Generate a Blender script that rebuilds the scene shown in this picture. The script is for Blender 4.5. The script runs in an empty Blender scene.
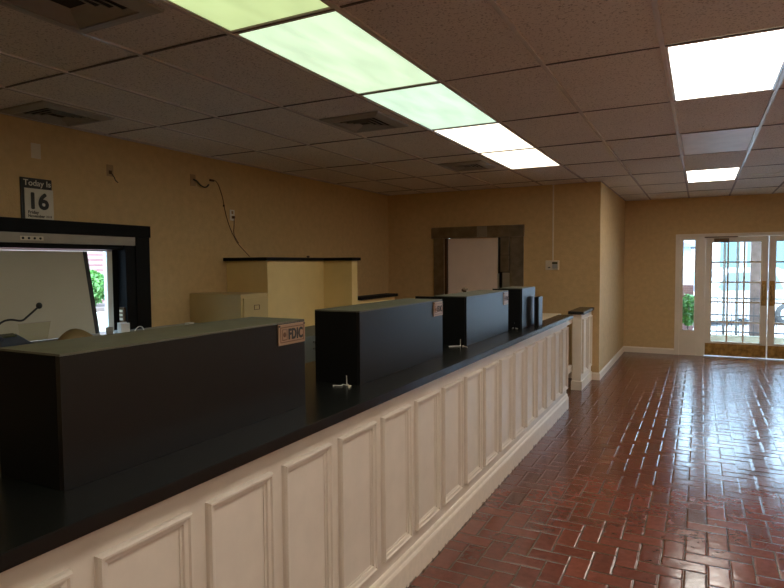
import bpy, bmesh, math, random
from mathutils import Vector, Matrix
random.seed(7)
C = bpy.context.scene.collection
HC = 1.655
ZC = 2.78

# ------------------------------------------------------------------ materials
def newmat(name):
    m = bpy.data.materials.new(name); m.use_nodes = True
    nt = m.node_tree; b = nt.nodes['Principled BSDF']
    return m, nt, b
def N(nt, t, **k):
    n = nt.nodes.new(t)
    for a, v in k.items(): setattr(n, a, v)
    return n
def mat(name, col, rough=.5, metal=0, spec=.5, var=.08, scale=6, bump=0, bscale=60, coat=0, trans=0, alpha=1):
    m, nt, b = newmat(name)
    tc = N(nt, 'ShaderNodeTexCoord')
    no = N(nt, 'ShaderNodeTexNoise'); no.inputs['Scale'].default_value = scale; no.inputs['Detail'].default_value = 4
    nt.links.new(tc.outputs['Object'], no.inputs['Vector'])
    r = N(nt, 'ShaderNodeMapRange'); r.inputs['To Min'].default_value = 1-var; r.inputs['To Max'].default_value = 1+var
    r.inputs['From Min'].default_value = .3; r.inputs['From Max'].default_value = .7
    nt.links.new(no.outputs['Fac'], r.inputs['Value'])
    mx = N(nt, 'ShaderNodeVectorMath', operation='SCALE'); mx.inputs[0].default_value = col[:3]
    nt.links.new(r.outputs[0], mx.inputs['Scale']); nt.links.new(mx.outputs[0], b.inputs['Base Color'])
    b.inputs['Roughness'].default_value = rough; b.inputs['Metallic'].default_value = metal
    b.inputs['Specular IOR Level'].default_value = spec
    b.inputs['Coat Weight'].default_value = coat; b.inputs['Coat Roughness'].default_value = .1
    if trans: b.inputs['Transmission Weight'].default_value = trans
    if alpha < 1: b.inputs['Alpha'].default_value = alpha
    if bump:
        n2 = N(nt, 'ShaderNodeTexNoise'); n2.inputs['Scale'].default_value = bscale; n2.inputs['Detail'].default_value = 6
        nt.links.new(tc.outputs['Object'], n2.inputs['Vector'])
        bp = N(nt, 'ShaderNodeBump'); bp.inputs['Strength'].default_value = bump; bp.inputs['Distance'].default_value = .01
        nt.links.new(n2.outputs['Fac'], bp.inputs['Height']); nt.links.new(bp.outputs[0], b.inputs['Normal'])
    return m
def emit(name, col, s):
    m, nt, b = newmat(name)
    b.inputs['Base Color'].default_value = (.8, .8, .8, 1); b.inputs['Roughness'].default_value = .4
    tc = N(nt, 'ShaderNodeTexCoord'); mp = N(nt, 'ShaderNodeMapping'); mp.inputs['Scale'].default_value = (5, 1.3, 1)
    no = N(nt, 'ShaderNodeTexNoise'); no.inputs['Scale'].default_value = 1.6; no.inputs['Detail'].default_value = 1
    nt.links.new(tc.outputs['Object'], mp.inputs['Vector']); nt.links.new(mp.outputs[0], no.inputs['Vector'])
    r = N(nt, 'ShaderNodeMapRange'); r.inputs['From Min'].default_value = .3; r.inputs['From Max'].default_value = .7
    r.inputs['To Min'].default_value = s*.85; r.inputs['To Max'].default_value = s*1.12
    nt.links.new(no.outputs['Fac'], r.inputs['Value'])
    b.inputs['Emission Color'].default_value = (*col, 1); nt.links.new(r.outputs[0], b.inputs['Emission Strength'])
    return m

M = {}
M['wallpaper'] = mat('tan_wallpaper', (.585, .415, .205), .75, var=.06, scale=14, bump=.35, bscale=90, spec=.25)
M['yellow_wall'] = mat('yellow_laminate_wall', (.80, .61, .27), .6, var=.04, scale=5, bump=.1)
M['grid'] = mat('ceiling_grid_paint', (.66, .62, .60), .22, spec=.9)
M['cross_tee'] = mat('shadowed_cross_tee', (.10, .08, .065), .6)  # dark brown paints in the shade along the ceiling's cross rows
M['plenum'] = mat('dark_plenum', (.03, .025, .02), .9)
M['cream'] = mat('cream_painted_wood', (.62, .55, .465), .38, var=.04, scale=9, bump=.06, bscale=30)
M['trim'] = mat('cream_trim_paint', (.74, .66, .54), .4, var=.03)
M['black_top'] = mat('black_laminate_top', (.007, .0075, .007), .26, spec=.4, var=.2, scale=40, bump=.03, bscale=200)
M['black_box'] = mat('charcoal_laminate', (.005, .005, .0055), .34, spec=.42, var=.12, scale=18, bump=.05, bscale=160)
M['black'] = mat('black_paint', (.004, .0038, .0038), .6, spec=.15)
M['box_top'] = mat('grey_olive_laminate', (.105, .10, .07), .5, spec=.25, var=.15, scale=12)  # grey olive tops, lighter than the box fronts
M['steel'] = mat('brushed_dark_steel', (.31, .27, .225), .30, metal=1, var=.2, scale=8)
M['bright_steel'] = mat('bright_steel', (.5, .5, .5), .3, metal=1)
M['brass'] = mat('worn_brass', (.34, .21, .07), .38, metal=1, var=.45, scale=14)
M['bronze'] = mat('brown_bronze', (.10, .055, .025), .4, metal=.7)
M['putty'] = mat('beige_headrail_paint', (.36, .32, .25), .45)
M['cream_panel'] = mat('cream_shutter_panel', (.50, .46, .34), .5, var=.05, scale=2)
M['pink_panel'] = mat('pinkish_white_panel', (.86, .72, .62), .5, var=.05, scale=3)
M['cabinet'] = mat('beige_cabinet_paint', (.54, .40, .17), .6, var=.03)
M['grey_green'] = mat('grey_green_laminate', (.10, .11, .09), .5)
M['white'] = mat('white_plastic', (.72, .70, .62), .4)
M['almond'] = mat('almond_plastic', (.66, .59, .45), .4)
M['brown_plate'] = mat('tan_plate', (.36, .24, .11), .4)
M['ink'] = mat('black_ink', (.012, .012, .012), .5)
M['paper'] = mat('paper', (.66, .64, .55), .7)
M['sign_tan'] = mat('tan_sign', (.30, .19, .115), .4, metal=.2)
M['sign_rim'] = mat('tan_sign_rim', (.13, .06, .03), .4, metal=.2)
M['navy'] = mat('navy_plastic', (.012, .018, .04), .35)
M['lcd'] = mat('lcd_screen', (.06, .065, .03), .25)
M['tan_fabric'] = mat('tan_vinyl', (.20, .135, .05), .6)
M['cord_brown'] = mat('brown_cord', (.12, .065, .03), .6)
M['desk_top'] = mat('pale_laminate', (.50, .52, .54), .25)
M['ledge'] = mat('beige_laminate_ledge', (.50, .42, .28), .4)
M['off_lens'] = mat('unlit_lens', (.85, .80, .79), .42)
M['vent'] = mat('vent_paint', (.33, .31, .27), .5)
M['asphalt'] = mat('pale_concrete_lot', (.33, .33, .34), .9, var=.1, scale=1)
M['concrete'] = mat('porch_concrete', (.45, .42, .35), .9)
M['red_brick'] = mat('pink_brick', (.55, .25, .22), .9, var=.2, scale=20)
M['tan_brick'] = mat('brown_grey_brick', (.27, .20, .20), .9, var=.25, scale=10)
M['green'] = mat('leaf_green', (.07, .20, .04), .6, var=.5, scale=9)
M['soil'] = mat('mulch', (.14, .10, .09), .9)
M['car_white'] = mat('white_car_paint', (.50, .51, .52), .2, coat=.6)
M['car_blue'] = mat('dark_blue_car_paint', (.02, .06, .16), .2, coat=.6)
M['tyre'] = mat('tyre_rubber', (.02, .02, .02), .8)
M['car_glass'] = mat('car_window', (.05, .075, .09), .15)
M['siding'] = mat('pale_siding', (.34, .38, .42), .8)
M['teal'] = mat('teal_siding', (.08, .16, .18), .7)
M['roof'] = mat('grey_roof', (.12, .13, .15), .8)
M['rail'] = mat('rail_paint', (.10, .10, .12), .5)
M['rail2'] = mat('grey_post_paint', (.25, .25, .26), .6)
M['scratch'] = mat('pale_scratch', (.16, .14, .12), .6)

def glass_mat(name, tint, alpha_mix):
    m = bpy.data.materials.new(name); m.use_nodes = True; nt = m.node_tree
    nt.nodes.remove(nt.nodes['Principled BSDF']); out = nt.nodes['Material Output']
    t = N(nt, 'ShaderNodeBsdfTransparent'); t.inputs[0].default_value = (*tint, 1)
    g = N(nt, 'ShaderNodeBsdfGlossy'); g.inputs['Roughness'].default_value = .03
    fr = N(nt, 'ShaderNodeFresnel'); fr.inputs[0].default_value = 1.45
    mr = N(nt, 'ShaderNodeMath', operation='MULTIPLY_ADD'); mr.inputs[1].default_value = .8; mr.inputs[2].default_value = alpha_mix
    mx = N(nt, 'ShaderNodeMixShader')
    nt.links.new(fr.outputs[0], mr.inputs[0]); nt.links.new(mr.outputs[0], mx.inputs[0])
    nt.links.new(t.outputs[0], mx.inputs[1]); nt.links.new(g.outputs[0], mx.inputs[2]); nt.links.new(mx.outputs[0], out.inputs[0])
    return m
M['glass'] = glass_mat('window_glass', (.93, .96, .98), .0)
M['acrylic'] = glass_mat('clear_acrylic', (.95, .95, .90), .02)

# ceiling tile: speckled fissured mineral fibre
def tile_mat():
    m, nt, b = newmat('speckled_ceiling_tile')
    tc = N(nt, 'ShaderNodeTexCoord')
    v = N(nt, 'ShaderNodeTexNoise'); v.inputs['Scale'].default_value = 95; v.inputs['Detail'].default_value = 3
    nt.links.new(tc.outputs['Object'], v.inputs['Vector'])
    r = N(nt, 'ShaderNodeMapRange'); r.inputs['From Min'].default_value = .33; r.inputs['From Max'].default_value = .44
    nt.links.new(v.outputs['Fac'], r.inputs['Value'])
    v2 = N(nt, 'ShaderNodeTexNoise'); v2.inputs['Scale'].default_value = .9; nt.links.new(tc.outputs['Object'], v2.inputs['Vector'])
    mx = N(nt, 'ShaderNodeMix', data_type='RGBA')
    mx.inputs['A'].default_value = (.42, .37, .31, 1); mx.inputs['B'].default_value = (.82, .77, .69, 1)
    nt.links.new(r.outputs[0], mx.inputs['Factor'])
    mx2 = N(nt, 'ShaderNodeMix', data_type='RGBA', blend_type='MULTIPLY'); mx2.inputs['Factor'].default_value = .15
    nt.links.new(mx.outputs['Result'], mx2.inputs['A']); nt.links.new(v2.outputs['Fac'], mx2.inputs['B'])
    nt.links.new(mx2.outputs['Result'], b.inputs['Base Color'])
    b.inputs['Roughness'].default_value = .7; b.inputs['Specular IOR Level'].default_value = .3
    bp = N(nt, 'ShaderNodeBump'); bp.inputs['Strength'].default_value = .35; bp.inputs['Distance'].default_value = .004
    nt.links.new(r.outputs[0], bp.inputs['Height']); nt.links.new(bp.outputs[0], b.inputs['Normal'])
    return m
M['tile'] = tile_mat()

# floor: glazed brick pavers in a 90 degree herringbone
def floor_mat(unit=.1135):
    m, nt, b = newmat('herringbone_brick_pavers'); L = nt.links
    def ma(op, a, c=None, d=None):
        n = N(nt, 'ShaderNodeMath', operation=op)
        for i, v in enumerate((a, c, d)):
            if v is None: continue
            if isinstance(v, (int, float)): n.inputs[i].default_value = v
            else: L.new(v, n.inputs[i])
        return n.outputs[0]
    tc = N(nt, 'ShaderNodeTexCoord')
    wob = N(nt, 'ShaderNodeTexNoise'); wob.inputs['Scale'].default_value = 9; wob.inputs['Detail'].default_value = 2
    L.new(tc.outputs['Object'], wob.inputs['Vector'])
    ws = N(nt, 'ShaderNodeSeparateXYZ'); L.new(wob.outputs['Color'], ws.inputs[0])
    sp = N(nt, 'ShaderNodeSeparateXYZ'); L.new(tc.outputs['Object'], sp.inputs[0])
    x = ma('ADD', ma('MULTIPLY', sp.outputs[0], 1/unit), ma('MULTIPLY', ws.outputs[0], .07))
    y = ma('ADD', ma('MULTIPLY', sp.outputs[1], 1/unit), ma('MULTIPLY', ws.outputs[1], .07))
    x = ma('ADD', x, 200.35); y = ma('ADD', y, 200.1)
    i = ma('FLOOR', x); j = ma('FLOOR', y); fx = ma('SUBTRACT', x, i); fy = ma('SUBTRACT', y, j)
    k = ma('MODULO', ma('ADD', ma('SUBTRACT', i, j), 4000), 4)
    def eq(v): return ma('COMPARE', k, v, .1)
    k0, k1, k2, k3 = eq(0), eq(1), eq(2), eq(3)
    dl = ma('ADD', fx, k1); dr = ma('ADD', ma('SUBTRACT', 1, fx), k0)
    db = ma('ADD', fy, k2); dt = ma('ADD', ma('SUBTRACT', 1, fy), k3)
    d = ma('MINIMUM', ma('MINIMUM', dl, dr), ma('MINIMUM', db, dt))
    bi = ma('SUBTRACT', i, k1); bj = ma('SUBTRACT', j, k2)
    cb = N(nt, 'ShaderNodeCombineXYZ'); L.new(bi, cb.inputs[0]); L.new(bj, cb.inputs[1])
    wn = N(nt, 'ShaderNodeTexWhiteNoise', noise_dimensions='2D'); L.new(cb.outputs[0], wn.inputs['Vector'])
    wsp = N(nt, 'ShaderNodeSeparateXYZ'); L.new(wn.outputs['Color'], wsp.inputs[0])
    # colour
    rp = N(nt, 'ShaderNodeValToRGB'); e = rp.color_ramp.elements
    e[0].position = 0; e[0].color = (.085, .032, .023, 1); e[1].position = 1; e[1].color = (.165, .050, .034, 1)
    q = e.new(.12); q.color = (.125, .038, .027, 1); q = e.new(.55); q.color = (.135, .040, .028, 1)
    L.new(wn.outputs['Value'], rp.inputs[0])
    st = N(nt, 'ShaderNodeTexNoise'); st.inputs['Scale'].default_value = 28; st.inputs['Detail'].default_value = 5
    L.new(tc.outputs['Object'], st.inputs['Vector'])
    st2 = N(nt, 'ShaderNodeTexNoise'); st2.inputs['Scale'].default_value = 1.3; st2.inputs['Detail'].default_value = 3
    L.new(tc.outputs['Object'], st2.inputs['Vector'])
    fac = ma('MULTIPLY', ma('MULTIPLY_ADD', st.outputs['Fac'], .7, .65), ma('MULTIPLY_ADD', st2.outputs['Fac'], .7, .65))
    sc = N(nt, 'ShaderNodeVectorMath', operation='SCALE'); L.new(rp.outputs[0], sc.inputs[0]); L.new(fac, sc.inputs['Scale'])
    gm = N(nt, 'ShaderNodeMapRange', interpolation_type='SMOOTHSTEP'); gm.inputs['From Min'].default_value = .018; gm.inputs['From Max'].default_value = .055
    L.new(d, gm.inputs['Value'])
    gc = N(nt, 'ShaderNodeMix', data_type='RGBA'); gc.inputs['A'].default_value = (.085, .050, .034, 1)
    L.new(gm.outputs[0], gc.inputs['Factor']); L.new(sc.outputs[0], gc.inputs['B']); L.new(gc.outputs['Result'], b.inputs['Base Color'])
    # height: pillowed edge + per-brick tilt + uneven surface
    hm = N(nt, 'ShaderNodeMapRange', interpolation_type='SMOOTHSTEP'); hm.inputs['From Min'].default_value = .0; hm.inputs['From Max'].default_value = .10
    L.new(d, hm.inputs['Value'])
    tx = ma('MULTIPLY', ma('SUBTRACT', wsp.outputs[0], .5), ma('SUBTRACT', x, bi))
    ty = ma('MULTIPLY', ma('SUBTRACT', wsp.outputs[1], .5), ma('SUBTRACT', y, bj))
    tilt = ma('MULTIPLY', ma('ADD', tx, ty), .30)
    un = N(nt, 'ShaderNodeTexNoise'); un.inputs['Scale'].default_value = 13; un.inputs['Detail'].default_value = 3
    L.new(tc.outputs['Object'], un.inputs['Vector'])
    h = ma('ADD', ma('ADD', hm.outputs[0], tilt), ma('MULTIPLY', un.outputs['Fac'], .75))
    h = ma('ADD', h, ma('MULTIPLY', st.outputs['Fac'], .12))
    bp = N(nt, 'ShaderNodeBump'); bp.inputs['Strength'].default_value = 1; bp.inputs['Distance'].default_value = .0022
    L.new(h, bp.inputs['Height']); L.new(bp.outputs[0], b.inputs['Normal'])
    rr = ma('MULTIPLY_ADD', st.outputs['Fac'], .12, .12)
    b.inputs['Specular IOR Level'].default_value = .7
    L.new(rr, b.inputs['Roughness'])
    return m
M['floor'] = floor_mat()

def brick_wall_mat():
    m, nt, b = newmat('brick_wall')
    tc = N(nt, 'ShaderNodeTexCoord'); br = N(nt, 'ShaderNodeTexBrick')
    mp = N(nt, 'ShaderNodeMapping'); mp.inputs['Rotation'].default_value = (math.pi/2, 0, 0)
    br.inputs['Color1'].default_value = (.25, .115, .11, 1); br.inputs['Color2'].default_value = (.20, .09, .09, 1); br.inputs['Mortar'].default_value = (.30, .2, .18, 1)
    br.inputs['Scale'].default_value = 5
    nt.links.new(tc.outputs['Object'], mp.inputs[0]); nt.links.new(mp.outputs[0], br.inputs['Vector']); nt.links.new(br.outputs['Color'], b.inputs['Base Color'])
    b.inputs['Roughness'].default_value = .9
    return m
M['brickwall'] = brick_wall_mat()

# ------------------------------------------------------------------ mesh helpers (world coordinates)
def box(bm, x0, x1, y0, y1, z0, z1, bev=0, rot=None):
    r = bmesh.ops.create_cube(bm, size=1)
    vs = r['verts']
    c = Vector(((x0+x1)/2, (y0+y1)/2, (z0+z1)/2)); s = (abs(x1-x0), abs(y1-y0), abs(z1-z0))
    for v in vs:
        v.co = Vector((v.co.x*s[0], v.co.y*s[1], v.co.z*s[2]))
        if rot: v.co = rot @ v.co
        v.co += c
    if bev:
        es = list({e for v in vs for e in v.link_edges})
        bmesh.ops.bevel(bm, geom=es, offset=bev, segments=2, affect='EDGES', profile=.5)
    return bm
def B(*a, **k): return box(bmesh.new(), *a, **k)
def tube(bm, pts, r, n=10, smooth=True):
    """swept round tube along a Catmull-Rom path"""
    P = [Vector(p) for p in pts]
    if smooth and len(P) > 2:
        Q = []
        for i in range(len(P)-1):
            p0, p1, p2, p3 = P[max(i-1, 0)], P[i], P[i+1], P[min(i+2, len(P)-1)]
            for k in range(6):
                t = k/6
                Q.append(.5*((2*p1)+(-p0+p2)*t+(2*p0-5*p1+4*p2-p3)*t*t+(-p0+3*p1-3*p2+p3)*t**3))
        Q.append(P[-1]); P = Q
    rings = []; up = Vector((.13, .37, .9)).normalized()
    for i, p in enumerate(P):
        d = (P[min(i+1, len(P)-1)]-P[max(i-1, 0)]).normalized()
        a = d.cross(up).normalized(); b_ = d.cross(a).normalized()
        rr = r[i*len(r)//len(P)] if isinstance(r, (list, tuple)) else r
        rings.append([bm.verts.new(p+rr*(math.cos(2*math.pi*k/n)*a+math.sin(2*math.pi*k/n)*b_)) for k in range(n)])
    for A, B_ in zip(rings, rings[1:]):
        for k in range(n): bm.faces.new((A[k], A[(k+1) % n], B_[(k+1) % n], B_[k]))
    bm.faces.new(rings[0][::-1]); bm.faces.new(rings[-1])
    for f in bm.faces: f.smooth = True
    return bm
def T(pts, r, n=10, smooth=True): return tube(bmesh.new(), pts, r, n, smooth)
def lathe(bm, c, prof, axis='Z', n=20):
    c = Vector(c); rings = []
    for (r, h) in prof:
        ring = []
        for k in range(n):
            a = 2*math.pi*k/n; u, v = r*math.cos(a), r*math.sin(a)
            p = {'Z': (u, v, h), 'X': (h, u, v), 'Y': (u, h, v)}[axis]
            ring.append(bm.verts.new(c+Vector(p)))
        rings.append(ring)
    for A, B_ in zip(rings, rings[1:]):
        for k in range(n): bm.faces.new((A[k], A[(k+1) % n], B_[(k+1) % n], B_[k]))
    bm.faces.new(rings[0][::-1]); bm.faces.new(rings[-1])
    bmesh.ops.recalc_face_normals(bm, faces=bm.faces)
    for f in bm.faces: f.smooth = True
    return bm
def prism(bm, poly, axis, a, b):
    """poly in the plane perpendicular to axis (2-tuples), extruded a..b"""
    def mk(p, h): return {'X': (h, p[0], p[1]), 'Y': (p[0], h, p[1]), 'Z': (p[0], p[1], h)}[axis]
    A = [bm.verts.new(mk(p, a)) for p in poly]; Bv = [bm.verts.new(mk(p, b)) for p in poly]
    bm.faces.new(A[::-1]); bm.faces.new(Bv); n = len(poly)
    for k in range(n): bm.faces.new((A[k], A[(k+1) % n], Bv[(k+1) % n], Bv[k]))
    bmesh.ops.recalc_face_normals(bm, faces=bm.faces)
    return bm
def frame(bm, org, U, V, Nn, u0, u1, v0, v1, prof):
    """mitred picture frame: prof = [(inward offset, height)], closed loop around rectangle"""
    org, U, V, Nn = map(Vector, (org, U, V, Nn)); loops = []
    for (o, h) in prof:
        loops.append([bm.verts.new(org+U*u+V*v+Nn*h) for u, v in ((u0+o, v0+o), (u1-o, v0+o), (u1-o, v1-o), (u0+o, v1-o))])
    for A, B_ in zip(loops, loops[1:]):
        for k in range(4): bm.faces.new((A[k], A[(k+1) % 4], B_[(k+1) % 4], B_[k]))
    A, B_ = loops[-1], loops[0]
    for k in range(4): bm.faces.new((A[k], A[(k+1) % 4], B_[(k+1) % 4], B_[k]))
    bmesh.ops.recalc_face_normals(bm, faces=bm.faces)
    return bm
def arc(bm_fn): return bm_fn

WL = {}
def obj(name, bm, m, parent=None, bevel=0):
    me = bpy.data.meshes.new(name)
    bmesh.ops.remove_doubles(bm, verts=bm.verts, dist=1e-6)
    xs = [v.co for v in bm.verts]
    c = Vector(((min(v.x for v in xs)+max(v.x for v in xs))/2, (min(v.y for v in xs)+max(v.y for v in xs))/2, min(v.z for v in xs)))
    for v in bm.verts: v.co -= c
    bm.to_mesh(me); bm.free()
    for mm in (m if isinstance(m, (list, tuple)) else [m]): me.materials.append(mm)
    o = bpy.data.objects.new(name, me); C.objects.link(o)
    WL[o.name] = c
    if parent is not None:
        o.parent = parent; o.location = c-WL[parent.name]
    else: o.location = c
    return o
def thing(name, label, cat, loc, group=None):
    o = bpy.data.objects.new(name, None); C.objects.link(o); o.location = loc; o.empty_display_size = .1
    WL[o.name] = Vector(loc); return tag(o, label, cat, group)
def tag(o, label, cat, group=None, kind=None):
    o['label'] = label; o['category'] = cat
    if group: o['group'] = group
    if kind: o['kind'] = kind
    return o
def struct(name, bm, m):
    o = obj(name, bm, m); o['kind'] = 'structure'; return o
def copy_tree(o, off, parent=None):
    c = o.copy(); C.objects.link(c); off = Vector(off)
    WL[c.name] = WL[o.name]+off
    if parent is None: c.location = o.location+off
    else: c.parent = parent
    for ch in list(o.children): copy_tree(ch, off, c)
    return c
def text(name, s, size, org, U, V, m, parent, extr=.0008, bold=0, align='LEFT', sx=1):
    cu = bpy.data.curves.new(name, 'FONT'); cu.body = s; cu.size = size; cu.space_character = 1.12 if s == 'FDIC' else 1; cu.extrude = extr; cu.align_x = align
    o = bpy.data.objects.new(name, cu); C.objects.link(o)
    me = bpy.data.meshes.new_from_object(o.evaluated_get(bpy.context.evaluated_depsgraph_get()))
    bpy.data.objects.remove(o)
    U, V = Vector(U).normalized(), Vector(V).normalized(); W = U.cross(V)
    mtx = Matrix((U, V, W)).transposed()
    bm = bmesh.new()
    offs = [(0, 0)]+[(bold*math.cos(a*math.pi/4), bold*math.sin(a*math.pi/4)) for a in range(8)] if bold else [(0, 0)]
    for q, (ox, oy) in enumerate(offs):
        n0 = len(bm.verts); bm.from_mesh(me); bm.verts.ensure_lookup_table()
        for v in bm.verts[n0:]: v.co = mtx @ Vector((v.co.x*sx+ox, v.co.y+oy, v.co.z+q*.00002)) + Vector(org)
    return obj(name, bm, m, parent)

# ------------------------------------------------------------------ the setting
XL, XR, YB, YM, YF, XC = -4.58, 3.62, -2.4, 8.75, 11.77, -1.245
struct('floor', B(-5.0, XR, YB, YF+.16, -.06, 0), M['floor'])

# left wall with the drive-up window opening  y 2.1..3.70  z 1.05..1.93
WY0, WY1, WZ0, WZ1 = 1.75, 3.70, 1.06, 1.93
bm = bmesh.new()
box(bm, XL-.14, XL, YB, WY0, 0, ZC+.1); box(bm, XL-.14, XL, WY1, YM+.1, 0, ZC+.1)
box(bm, XL-.14, XL, WY0, WY1, 0, WZ0); box(bm, XL-.14, XL, WY0, WY1, WZ1, ZC+.1)
struct('wall_left', bm, M['wallpaper'])
# back wall with the vault opening  x -3.58..-2.50  z 0..2.05
bm = bmesh.new()
box(bm, XL, -3.58, YM, YM+.1, 0, ZC+.1); box(bm, -2.50, XC, YM, YM+.1, 0, ZC+.1); box(bm, -3.58, -2.50, YM, YM+.1, 2.05, ZC+.1)
struct('wall_back', bm, M['wallpaper'])
struct('wall_corridor', B(XC-.1, XC, YM+.1, YF, 0, ZC+.1), M['wallpaper'])
bm = bmesh.new()
box(bm, XC-.1, -.37, YF, YF+.15, 0, ZC+.1); box(bm, 2.41, XR, YF, YF+.15, 0, ZC+.1); box(bm, -.37, 2.41, YF, YF+.15, 2.12, ZC+.1)
struct('wall_far', bm, M['wallpaper'])
struct('wall_right', B(XR, XR+.1, YB, YF+.15, -.06, ZC+.1), M['wallpaper'])
struct('wall_front', B(-5, XR+.1, YB-.1, YB, -.06, ZC+.1), M['wallpaper'])

# ceiling: dropped tiles on a 0.618 x 1.2045 grid
GX, GY, DX, DY = -2.049, 3.48, .618, 1.2045
lights = {}   # (col,row) -> kind
for r in range(-4, 3): lights[(0, r)] = 'strip'
for r, kd in ((-4, 'on'), (-2, 'on'), (0, 'on'), (2, 'off'), (4, 'on')): lights[(3, r)] = kd
for r, kd in ((-4, 'on'), (-2, 'on'), (0, 'on'), (2, 'on'), (4, 'off')): lights[(6, r)] = kd
bt = bmesh.new()
for c in range(-5, 10):
    for r in range(-5, 7):
        if (c, r) in lights: continue
        x0, x1 = GX+c*DX, GX+(c+1)*DX; y0, y1 = GY+r*DY, GY+(r+1)*DY
        x0 = max(x0, XL); x1 = min(x1, XR); y0 = max(y0, YB); y1 = min(y1, YF)
        if x1-x0 < .03 or y1-y0 < .03: continue
        if y0 >= YM and x1 <= XC: continue
        n0 = len(bt.verts)
        box(bt, x0+.004, x1-.004, y0+.007, y1-.007, ZC, ZC+.016)
        bt.verts.ensure_lookup_table()
        tx, ty = random.uniform(-.0035, .0035), random.uniform(-.0025, .0025)
        for v in bt.verts[n0:]: v.co.z += tx*(v.co.x-(x0+x1)/2)/DX*2+ty*(v.co.y-(y0+y1)/2)/DY*2+.003
struct('ceiling', bt, M['tile'])
struct('ceiling.001', B(-5, XR+.1, YB-.1, YF+.15, ZC+.1, ZC+.14), M['plenum'])
bg = bmesh.new(); bx = bmesh.new()
for c in range(-4, 10):
    x = GX+c*DX
    if XL < x < XR: box(bg, x-.012, x+.012, YB, (YM if x < XC else YF), ZC-.006, ZC+.004)
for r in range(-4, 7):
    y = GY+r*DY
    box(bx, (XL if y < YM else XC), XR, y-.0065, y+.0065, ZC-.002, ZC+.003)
for (a, b_, c, d) in ((XL, XL+.02, YB, YM), (XL, XC, YM-.02, YM), (XC, XC+.02, YM, YF), (XC, XR, YF-.02, YF)):
    box(bg, a, b_, c, d, ZC-.003, ZC+.004)
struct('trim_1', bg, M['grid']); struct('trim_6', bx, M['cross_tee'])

# baseboards
def baseboard(name, p0, p1, nrm, h=.105, t=.016):
    p0, p1, nrm = Vector(p0), Vector(p1), Vector(nrm); bm = bmesh.new()
    prof = [(0, 0), (t, 0), (t, h*.8), (t*.75, h*.86), (t*.5, h*.95), (t*.3, h), (0, h)]
    A = [bm.verts.new(p0+nrm*a+Vector((0, 0, b_))) for a, b_ in prof]; Bv = [bm.verts.new(p1+nrm*a+Vector((0, 0, b_))) for a, b_ in prof]
    n = len(prof); bm.faces.new(A); bm.faces.new(Bv[::-1])
    for k in range(n): bm.faces.new((A[k], Bv[k], Bv[(k+1) % n], A[(k+1) % n]))
    bmesh.ops.recalc_face_normals(bm, faces=bm.faces)
    return struct(name, bm, M['trim'])
baseboard('baseboard_corridor', (XC, YM-.016, 0), (XC, YF, 0), (1, 0, 0))
baseboard('baseboard_back', (-2.28, YM, 0), (XC, YM, 0), (0, -1, 0))
baseboard('baseboard_far', (XC, YF, 0), (-.395, YF, 0), (0, -1, 0))
baseboard('baseboard_left', (XL, YB, 0), (XL, YM, 0), (1, 0, 0))
baseboard('baseboard_right', (XR, YB, 0), (XR, YF, 0), (-1, 0, 0))

# ------------------------------------------------------------------ ceiling lights and diffusers
EM = {'green1': emit('lens_yellow_green', (.66, .84, .38), .36), 'green2': emit('lens_pale_green', (.74, .98, .66), .40),
      'green3': emit('lens_mint', (.72, 1.0, .75), .41), 'warm': emit('lens_warm_white', (1, .88, .68), 1.05), 'white': emit('lens_white', (1, .93, .83), 4.3)}
def ceiling_light(c, r, em, label, grp=None):
    x0, x1 = GX+c*DX, GX+(c+1)*DX; y0, y1 = GY+r*DY, GY+(r+1)*DY
    t = thing('ceiling_light', label, 'ceiling light', ((x0+x1)/2, (y0+y1)/2, ZC), grp)
    obj('light_housing', B(x0+.01, x1-.01, y0+.01, y1-.01, ZC+.02, ZC+.09), M['white'], t)
    f = frame(bmesh.new(), (0, 0, ZC), (1, 0, 0), (0, 1, 0), (0, 0, -1), x0+.012, x1-.012, y0+.006, y1-.006, [(0, -.012), (0, .002), (.012, .004), (.022, -.004), (.022, -.012)])
    obj('light_frame', f, M['grid'], t)
    obj('light_lens', B(x0+.026, x1-.026, y0+.030, y1-.030, ZC-.001, ZC+.006), em, t)
    return t
G1 = 'fluorescent panels in the strip over the counter'
names = {-2: ('green1', 'yellow-green fluorescent ceiling panel, nearest and most cut off of the strip over the counter'),
         -1: ('green2', 'large pale green fluorescent ceiling panel, the biggest fully seen of the strip'),
         0: ('green3', 'mint green fluorescent ceiling panel touching the first warm white one'),
         1: ('warm', 'warm white fluorescent panel directly after the mint green one'),
         2: ('warm', 'warm white fluorescent panel at the far end of the strip by the back wall')}
for r in range(-4, 3):
    k = names.get(r, ('green1', 'green fluorescent ceiling panel behind the viewer over the counter'))
    ceiling_light(0, r, EM[k[0]], k[1], G1 if r < -2 else None)
ceiling_light(3, 0, EM['white'], 'large bright white ceiling panel over the brick floor, nearest on the right')
ceiling_light(3, 2, M['off_lens'], 'unlit grey ceiling panel between two lit white ones')
ceiling_light(3, 4, EM['white'], 'small bright white ceiling panel closest to the glass doors')
for c, r in ((3, -2), (3, -4)): ceiling_light(c, r, EM['white'], 'white ceiling panel over the lobby behind the viewer', 'lobby ceiling panels out of view')
for r in (-4, -2, 0, 2): ceiling_light(6, r, EM['white'], 'added white ceiling panel, unseen, lighting the right side of the lobby', 'added fill light panels beyond the right edge')  # unseen column of panels, added to light the lobby
ceiling_light(6, 4, M['off_lens'], 'unlit ceiling panel at the right of the lobby')

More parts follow.
